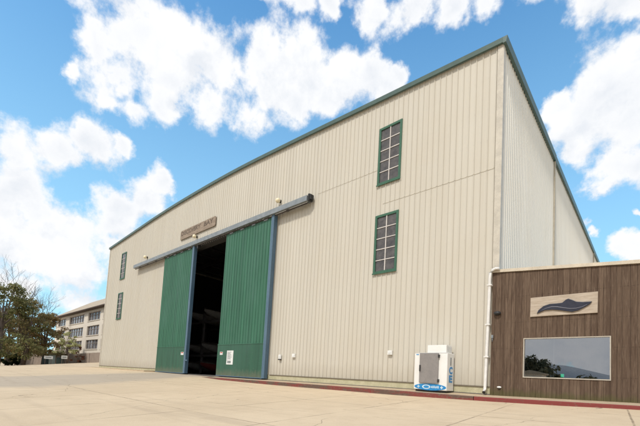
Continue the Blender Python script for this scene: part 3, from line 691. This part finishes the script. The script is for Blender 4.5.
bare_tree('thin bare tree nearest to the office roof',-72.5,1.4,10.4,15,.34)
# a far wood closing the view beyond the fence
rnd=random.Random(77); m=MB(); cl=[]
for i in range(260):
    x=rnd.uniform(-128,-96); y=-46+(x+128)*.35+rnd.uniform(0,58); top=4.5+2.5*noise.noise((y*.12,x*.1,0)); cl.append(((x,y,rnd.uniform(-1,top)),(1.6,1.8,1.1)))
leaves(m,cl,15000,.42,rnd); o=m.build('far_wood',M['mixed']); o['kind']='stuff'
# wooden fence
A=Vector((-44,5.1,0)); B=Vector((-52.2,3.3,0)); C2=Vector((-71,-.95,0))
ft=thing('wooden_fence','long grey wooden board fence in front of the office block','fence',(-55,2.6,gz(-55,2.6)))
m=MB(); n=0
for p0,p1 in ((A,B),(B,C2)):
    d=(p1-p0); ln_=d.length; k=int(ln_/.1); u=d/ln_; nrm=Vector((-u.y,u.x,0))
    for i in range(k):
        a=p0+u*(i*.1); b=p0+u*(i*.1+.093); z=gz(a.x,a.y)-.05; h=1.36+random.uniform(-.015,.015)+.25*sst(-55,-62,a.x)
        q=nrm*.02
        m.hexa([(*(a.xy+q.xy),z),(*(b.xy+q.xy),z),(*(b.xy-q.xy),z),(*(a.xy-q.xy),z),(*(a.xy+q.xy),z+h),(*(b.xy+q.xy),z+h),(*(b.xy-q.xy),z+h),(*(a.xy-q.xy),z+h)])
m.build('boards',M['fence'],ft)
for i in range(14):
    f=i/13; p=B.lerp(C2,f); z=gz(p.x,p.y); m=MB(); m.box(p.x-.05,p.x+.05,p.y+.03,p.y+.13,z-.05,z+1.32); m.build('post',M['fence'],ft)
# signs and cabinets by the fence
for x,y,z0,w,h,lb in ((-52.6,-1.1,.48,.9,.36,'white notice board on posts beside the utility cabinets'),(-53.2,.72,.62,.66,.42,'white notice board on posts under the pale young tree')):
    t=thing('notice_board',lb,'sign',(x,y,gz(x,y)),'white boards by the fence')
    m=MB(); m.box(x,x+.03,y-w/2,y+w/2,z0,z0+h); bd=m.build('board',M['paper'],t)
    m=MB()
    m.box(x+.031,x+.035,y-w*.36,y+w*.32,z0+h*.36,z0+h*.66)
    m.build('print',M['ink'],bd)
    for sx in (-.35,.35): m=MB(); m.box(x-.05,x-.002,y+sx*w-.03,y+sx*w+.03,gz(x,y)-.05,z0+h-.02); m.build('post',M['bark'],t)
for x,y,w,h,mt,lb in ((-55.4,-.85,.75,.95,'utild','dark utility cabinet under the white notice board'),(-54.9,-.25,.75,1.10,'util','pale green utility cabinet between two darker ones'),(-54.0,.45,.9,.75,'utild','low dark green utility cabinet nearest the young tree')):
    z=gz(x,y); t=thing('utility_cabinet',lb,'cabinet',(x,y,z),'utility cabinets by the fence')
    m=MB(); m.box(x-w/2,x+w/2,y-.3,y+.3,z-.05,z+h); m.build('body',M[mt],t,bevel=.02)
    m=MB(); m.box(x-w/2-.03,x+w/2+.03,y-.33,y+.33,z+h+.001,z+h+.06); m.build('lid',M[mt],t)
    m=MB(); m.box(x-w*.4,x+w*.4,y-.325,y-.302,z+.1,z+h*.9); m.build('door',M[mt],t)
# office block
ob=thing('office_block','cream three storey office block with wide dark window bands beyond the fence','building',(-62,10,.2))
OX0,OX1,OY0,OY1,OZ=-80.3,-46,5.2,11.5,8.40
bays=[(-78.9,-73.8),(-71.5,-63.4),(-61.4,-55.9),(-54.6,-48.5)]; rows=[(6.75,8.05),(4.50,5.95),(2.40,3.80),(.55,1.75)]
m=MB(); xsb=sorted([OX0,OX1]+[v for b in bays for v in b]); zsb=sorted([-.2,OZ]+[v for r in rows for v in r])
for a,b in zip(xsb,xsb[1:]):
    for c,d in zip(zsb,zsb[1:]):
        if any(abs(a-p)<1e-6 for p,q in bays) and any(abs(c-p)<1e-6 for p,q in rows): continue
        m.quad((a,OY0,c),(b,OY0,c),(b,OY0,d),(a,OY0,d))
for p,q in bays:
    for c,d in rows:
        m.quad((p,OY0,c),(q,OY0,c),(q,OY0+.25,c),(p,OY0+.25,c)); m.quad((p,OY0,d),(p,OY0+.25,d),(q,OY0+.25,d),(q,OY0,d))
        m.quad((p,OY0,c),(p,OY0+.25,c),(p,OY0+.25,d),(p,OY0,d)); m.quad((q,OY0,c),(q,OY0,d),(q,OY0+.25,d),(q,OY0+.25,c))
m.quad((OX0,OY0,-.2),(OX0,OY0,OZ),(OX0,OY1,OZ),(OX0,OY1,-.2)); m.quad((OX1,OY0,-.2),(OX1,OY1,-.2),(OX1,OY1,OZ),(OX1,OY0,OZ)); m.quad((OX0,OY1,-.2),(OX0,OY1,OZ),(OX1,OY1,OZ),(OX1,OY1,-.2))
m.build('wall',M['bldg'],ob)
for p,q in bays:
    for c,d in rows:
        m=MB(); k=max(3,int((q-p)/1.35)); w=.07
        m.box(p,q,OY0+.14,OY0+.2,d-w,d); m.box(p,q,OY0+.14,OY0+.2,c,c+w)
        for i in range(k+1):
            x=p+(q-p-w)*i/k; m.box(x,x+w,OY0+.141,OY0+.2,c+w,d-w)
        m.box(p+w,q-w,OY0+.15,OY0+.19,c+(d-c)*.62,c+(d-c)*.62+.05)
        wf=m.build('window',M['bframe'],ob)
        m=MB(); m.quad((p,OY0+.21,c),(q,OY0+.21,c),(q,OY0+.21,d),(p,OY0+.21,d)); m.build('pane',M['bglass'],wf)
        m=MB(); m.box(p-.1,q+.1,OY0-.08,OY0-.003,c-.1,c-.002); m.build('sill',M['bldg'],wf)
m=MB(); e=.7; rzg=OZ+2.95; ym=(OY0+OY1)/2
v0=[(OX0-e,OY0-e,OZ+.14),(OX1+e,OY0-e,OZ+.14),(OX1+e,OY1+e,OZ+.14),(OX0-e,OY1+e,OZ+.14)]; r0=(OX0+9,ym,rzg); r1=(OX1-4,ym,rzg)
m.quad(v0[0],v0[1],r1,r0); m.quad(v0[1],v0[2],r1); m.quad(v0[2],v0[3],r0,r1); m.quad(v0[3],v0[0],r0); m.build('roof',M['broof'],ob)
m=MB(); m.box(OX0-e,OX1+e,OY0-e,OY1+e,OZ+.03,OZ+.13); m.build('eave',M['bsof'],ob)

# ---------------------------------------------------------------- behind the camera (mirrored in the annex window)
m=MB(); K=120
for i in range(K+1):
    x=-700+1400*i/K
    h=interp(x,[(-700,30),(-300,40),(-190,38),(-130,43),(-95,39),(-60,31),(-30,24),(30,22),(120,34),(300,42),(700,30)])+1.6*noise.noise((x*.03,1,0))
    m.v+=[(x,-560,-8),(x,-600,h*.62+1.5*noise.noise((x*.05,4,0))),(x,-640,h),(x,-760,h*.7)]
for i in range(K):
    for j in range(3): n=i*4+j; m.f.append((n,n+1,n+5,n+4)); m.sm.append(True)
struct(m.build('hills',M['hill']))  # distance haze is painted into the pale blue-grey hill colour
rnd=random.Random(31); m=MB(); cl=[]
for i in range(120):
    x=rnd.uniform(-14.5,-6.6); y=rnd.uniform(-50,-43); top=4.9-.5*max(0,x+8.5); z=rnd.uniform(-2,top-.6); cl.append(((x,y,z),(.8,.8,.65)))
for i in range(170):
    x=rnd.uniform(-60,60); y=rnd.uniform(-62,-56)
    if -8<x<30: top=2.75+1.1*abs(noise.noise((x*.25,0,0)))
    else: top=4.5+3*noise.noise((x*.1,0,0))
    z=rnd.uniform(-2.5,top-.4); cl.append(((x,y,z),(1.3,1.0,.8)))
leaves(m,cl,16000,.34,rnd); o=m.build('distant_trees',M['far_leaf']); o['kind']='stuff'
st=thing('storage_shed','pale storage shed across the lot, mirrored in the picture window','shed',(-5.9,-31,gz(-5.9,-31)))
z=gz(-5.9,-31); m=MB(); m.box(-7.0,-4.8,-33,-31,z,1.62); m.build('wall',M['bldg'],st)
m=MB(); m.prism_y([(-7.2,1.622),(-4.6,1.622),(-4.6,1.75),(-5.9,2.05),(-7.2,1.75)],-33.2,-30.8); m.build('roof',M['broof'],st)
m=MB(); m.box(-6.4,-5.4,-30.99,-30.95,z,1.0); m.build('door',M['bsof'],st)

# ---------------------------------------------------------------- light, sky, camera
SUN_AZ,SUN_EL=R(175),R(50)               # azimuth clockwise from +Y
w=bpy.data.worlds.new('World'); sc.world=w; w.use_nodes=True; t=w.node_tree
bg=t.nodes['Background']
sky=N(t,'ShaderNodeTexSky'); sky.sky_type='NISHITA'; sky.sun_disc=False; sky.sun_elevation=SUN_EL; sky.sun_rotation=SUN_AZ
sky.air_density=1.0; sky.dust_density=.6; sky.ozone_density=2.0
tc=N(t,'ShaderNodeTexCoord'); nv=N(t,'ShaderNodeVectorMath'); nv.operation='NORMALIZE'; L(t,tc.outputs['Generated'],nv.inputs[0]); d0=nv.outputs[0]
wn=N(t,'ShaderNodeTexNoise'); wn.inputs['Scale'].default_value=6.5; wn.inputs['Detail'].default_value=9; wn.inputs['Roughness'].default_value=.6; L(t,d0,wn.inputs['Vector'])
sb=N(t,'ShaderNodeVectorMath'); sb.operation='SUBTRACT'; L(t,wn.outputs['Color'],sb.inputs[0]); sb.inputs[1].default_value=(.5,.5,.5)
ml=N(t,'ShaderNodeVectorMath'); ml.operation='SCALE'; L(t,sb.outputs[0],ml.inputs[0]); ml.inputs['Scale'].default_value=.13
ad=N(t,'ShaderNodeVectorMath'); ad.operation='ADD'; L(t,d0,ad.inputs[0]); L(t,ml.outputs[0],ad.inputs[1]); dw=ad.outputs[0]
BL=[(-79.3, 34.5, 1.3), (-77.1, 37.4, 3.13), (-73.2, 39.7, 3.56), (-73.9, 35.8, 4.15), (-67.1, 39.3, 4.66), (-67.9, 34.5, 2.6), (-71.1, 33.6, 2.53), (-74.5, 33.0, 1.83), (-61.3, 39.2, 4.06), (-60.9, 35.6, 2.95), (-56.4, 35.9, 3.26), (-54.3, 38.9, 4.71), (-53.7, 35.4, 2.62), (-49.4, 37.9, 3.49), (-47.3, 40.6, 4.01), (-43.8, 38.5, 3.02), (-39.9, 40.7, 3.35), (-35.9, 41.0, 2.65), (-31.8, 40.7, 1.53), (-33.3, 39.4, 1.58), (-84.1, 23.8, 3.79), (-80.1, 25.5, 3.03), (-76.0, 27.8, 2.54), (-72.5, 28.6, 1.66), (-83.4, 19.7, 3.16), (-66.9, 25.1, 2.2), (-69.3, 22.6, 2.92), (-73.4, 19.8, 3.52), (-77.7, 17.1, 3.57), (-82.5, 14.3, 5.16), (-77.3, 12.9, 4.11), (-73.1, 16.0, 3.62), (-82.0, 9.7, 3.79), (-75.8, 8.4, 2.84), (-53.8, 47.7, 2.07), (-49.0, 48.1, 1.7), (-43.2, 48.3, 1.71), (-36.4, 47.5, 2.5), (-29.9, 46.7, 2.69), (-23.8, 46.8, 2.4), (-17.4, 46.1, 2.14), (-12.7, 45.2, 1.9), (-26.3, 50.0, 3.66), (-13.5, 48.1, 3.6), (-5.2, 42.4, 2.14), (-1.6, 40.5, 2.24), (-4.6, 34.3, 3.87), (-1.2, 34.4, 3.46), (-7.5, 32.4, 2.77), (-10.7, 34.4, 1.41), (-2.6, 30.5, 3.72), (-7.2, 29.3, 2.04), (-4.1, 26.9, 2.77), (-0.8, 26.0, 2.81), (-4.6, 24.9, 1.22), (-6.1, 20.3, 0.86), (-5.4, 19.0, 0.86), (-2.9, 17.2, 1.45), (-1.2, 17.0, 1.6), (-1.2, 20.6, 0.59)]
lift=N(t,'ShaderNodeVectorMath'); lift.operation='ADD'; L(t,dw,lift.inputs[0]); lift.inputs[1].default_value=(0,0,.045)
def cloudfield(vec):
    acc=None
    for az,el,rad in BL:
        a,e_=R(az),R(el); v=(math.sin(a)*math.cos(e_),math.cos(a)*math.cos(e_),math.sin(e_)); rr=R(rad)*1.14
        ds=N(t,'ShaderNodeVectorMath'); ds.operation='DISTANCE'; L(t,vec,ds.inputs[0]); ds.inputs[1].default_value=v
        q=math_(t,'MULTIPLY_ADD',ds.outputs['Value'],-1/rr,1.0)
        acc=q if acc is None else math_(t,'SMOOTH_MAX',acc,q,.5)
    return acc
acc=cloudfield(dw); above=cloudfield(lift.outputs[0])
under=rng(t,math_(t,'SUBTRACT',above,acc),.05,.75)
sp=N(t,'ShaderNodeSeparateXYZ'); L(t,d0,sp.inputs[0])
n2=N(t,'ShaderNodeTexNoise'); n2.inputs['Scale'].default_value=8; n2.inputs['Detail'].default_value=10; n2.inputs['Roughness'].default_value=.62; L(t,d0,n2.inputs['Vector'])
# broken cloud behind the viewer; more added unseen at right to brighten the side wall
gen=math_(t,'ADD',math_(t,'MULTIPLY',math_(t,'SUBTRACT',n2.outputs['Fac'],.45),3.0),math_(t,'MAXIMUM',rng(t,sp.outputs[1],-.35,.25,.9,-2.2),rng(t,sp.outputs[0],.12,.5,-2.2,.45)))
acc=math_(t,'MAXIMUM',acc,gen)
edge=math_(t,'ADD',acc,math_(t,'MULTIPLY',math_(t,'SUBTRACT',n2.outputs['Fac'],.515),2.6))
den=N(t,'ShaderNodeMapRange'); den.interpolation_type='SMOOTHSTEP'; L(t,edge,den.inputs['Value']); den.inputs['From Min'].default_value=.02; den.inputs['From Max'].default_value=.52
n3=N(t,'ShaderNodeTexNoise'); n3.inputs['Scale'].default_value=7; n3.inputs['Detail'].default_value=6; L(t,dw,n3.inputs['Vector'])
shade=math_(t,'MULTIPLY',rng(t,n3.outputs['Fac'],.40,.62),rng(t,edge,.3,1.1))
off=N(t,'ShaderNodeVectorMath'); off.operation='ADD'; L(t,d0,off.inputs[0]); off.inputs[1].default_value=(-.012,-.01,.03)
n2b=N(t,'ShaderNodeTexNoise'); n2b.inputs['Scale'].default_value=8; n2b.inputs['Detail'].default_value=6; n2b.inputs['Roughness'].default_value=.55; L(t,off.outputs[0],n2b.inputs['Vector'])
relief=rng(t,math_(t,'SUBTRACT',n2b.outputs['Fac'],n2.outputs['Fac']),-.02,.16)
shade=math_(t,'MAXIMUM',math_(t,'MULTIPLY',relief,.6),math_(t,'MAXIMUM',math_(t,'MULTIPLY',shade,.7),math_(t,'MULTIPLY',under,.85)))
cl=mixc(t,shade,(.76,.765,.775),(.55,.59,.65))
hs=N(t,'ShaderNodeHueSaturation'); hs.inputs['Saturation'].default_value=1.40; hs.inputs['Value'].default_value=1.28; L(t,sky.outputs[0],hs.inputs['Color'])
skyc=N(t,'ShaderNodeVectorMath'); skyc.operation='SCALE'; L(t,hs.outputs[0],skyc.inputs[0]); skyc.inputs['Scale'].default_value=1.0
SK=.14
cls=N(t,'ShaderNodeVectorMath'); cls.operation='SCALE'; L(t,cl,cls.inputs[0]); cls.inputs['Scale'].default_value=1/SK
hz=rng(t,sp.outputs[2],.02,.80,.92,.12)
base=mixc(t,hz,skyc.outputs[0],tuple(x/SK for x in (.37,.66,.79)))
fin=mixc(t,den.outputs[0],base,cls.outputs[0])
L(t,fin,bg.inputs['Color']); bg.inputs['Strength'].default_value=SK

sd=bpy.data.lights.new('sun','SUN'); sd.energy=2.0; sd.angle=R(5); sd.color=(1,.95,.875)
so=bpy.data.objects.new('sun',sd); col.objects.link(so)
sv=Vector((math.sin(SUN_AZ)*math.cos(SUN_EL),math.cos(SUN_AZ)*math.cos(SUN_EL),math.sin(SUN_EL)))
so.rotation_euler=sv.to_track_quat('Z','Y').to_euler(); so.location=sv*60

cd=bpy.data.cameras.new('camera'); cam=bpy.data.objects.new('camera',cd); col.objects.link(cam); sc.camera=cam
Rv=Vector((0.7412522453843693,0.6689000498937208,0.055837549774400135)); Uv=Vector((0.004906293563240564,-0.08858447570546411,0.996056584209682)); Fv=Vector((-0.6712086389462684,0.7380552241642666,0.06894526153211723))
mw=Matrix((Rv,Uv,-Fv)).transposed().to_4x4(); mw.translation=Vector((3.788,-12.598,-.039))*S
cam.matrix_world=mw
cd.sensor_width=36; cd.lens=369.673/640*36; cd.shift_y=(352.855-213.1)/640; cd.clip_start=.1; cd.clip_end=6000
vs=sc.view_settings; vs.view_transform='Standard'; vs.look='None'; vs.exposure=.42; vs.gamma=1; vs.use_curve_mapping=False
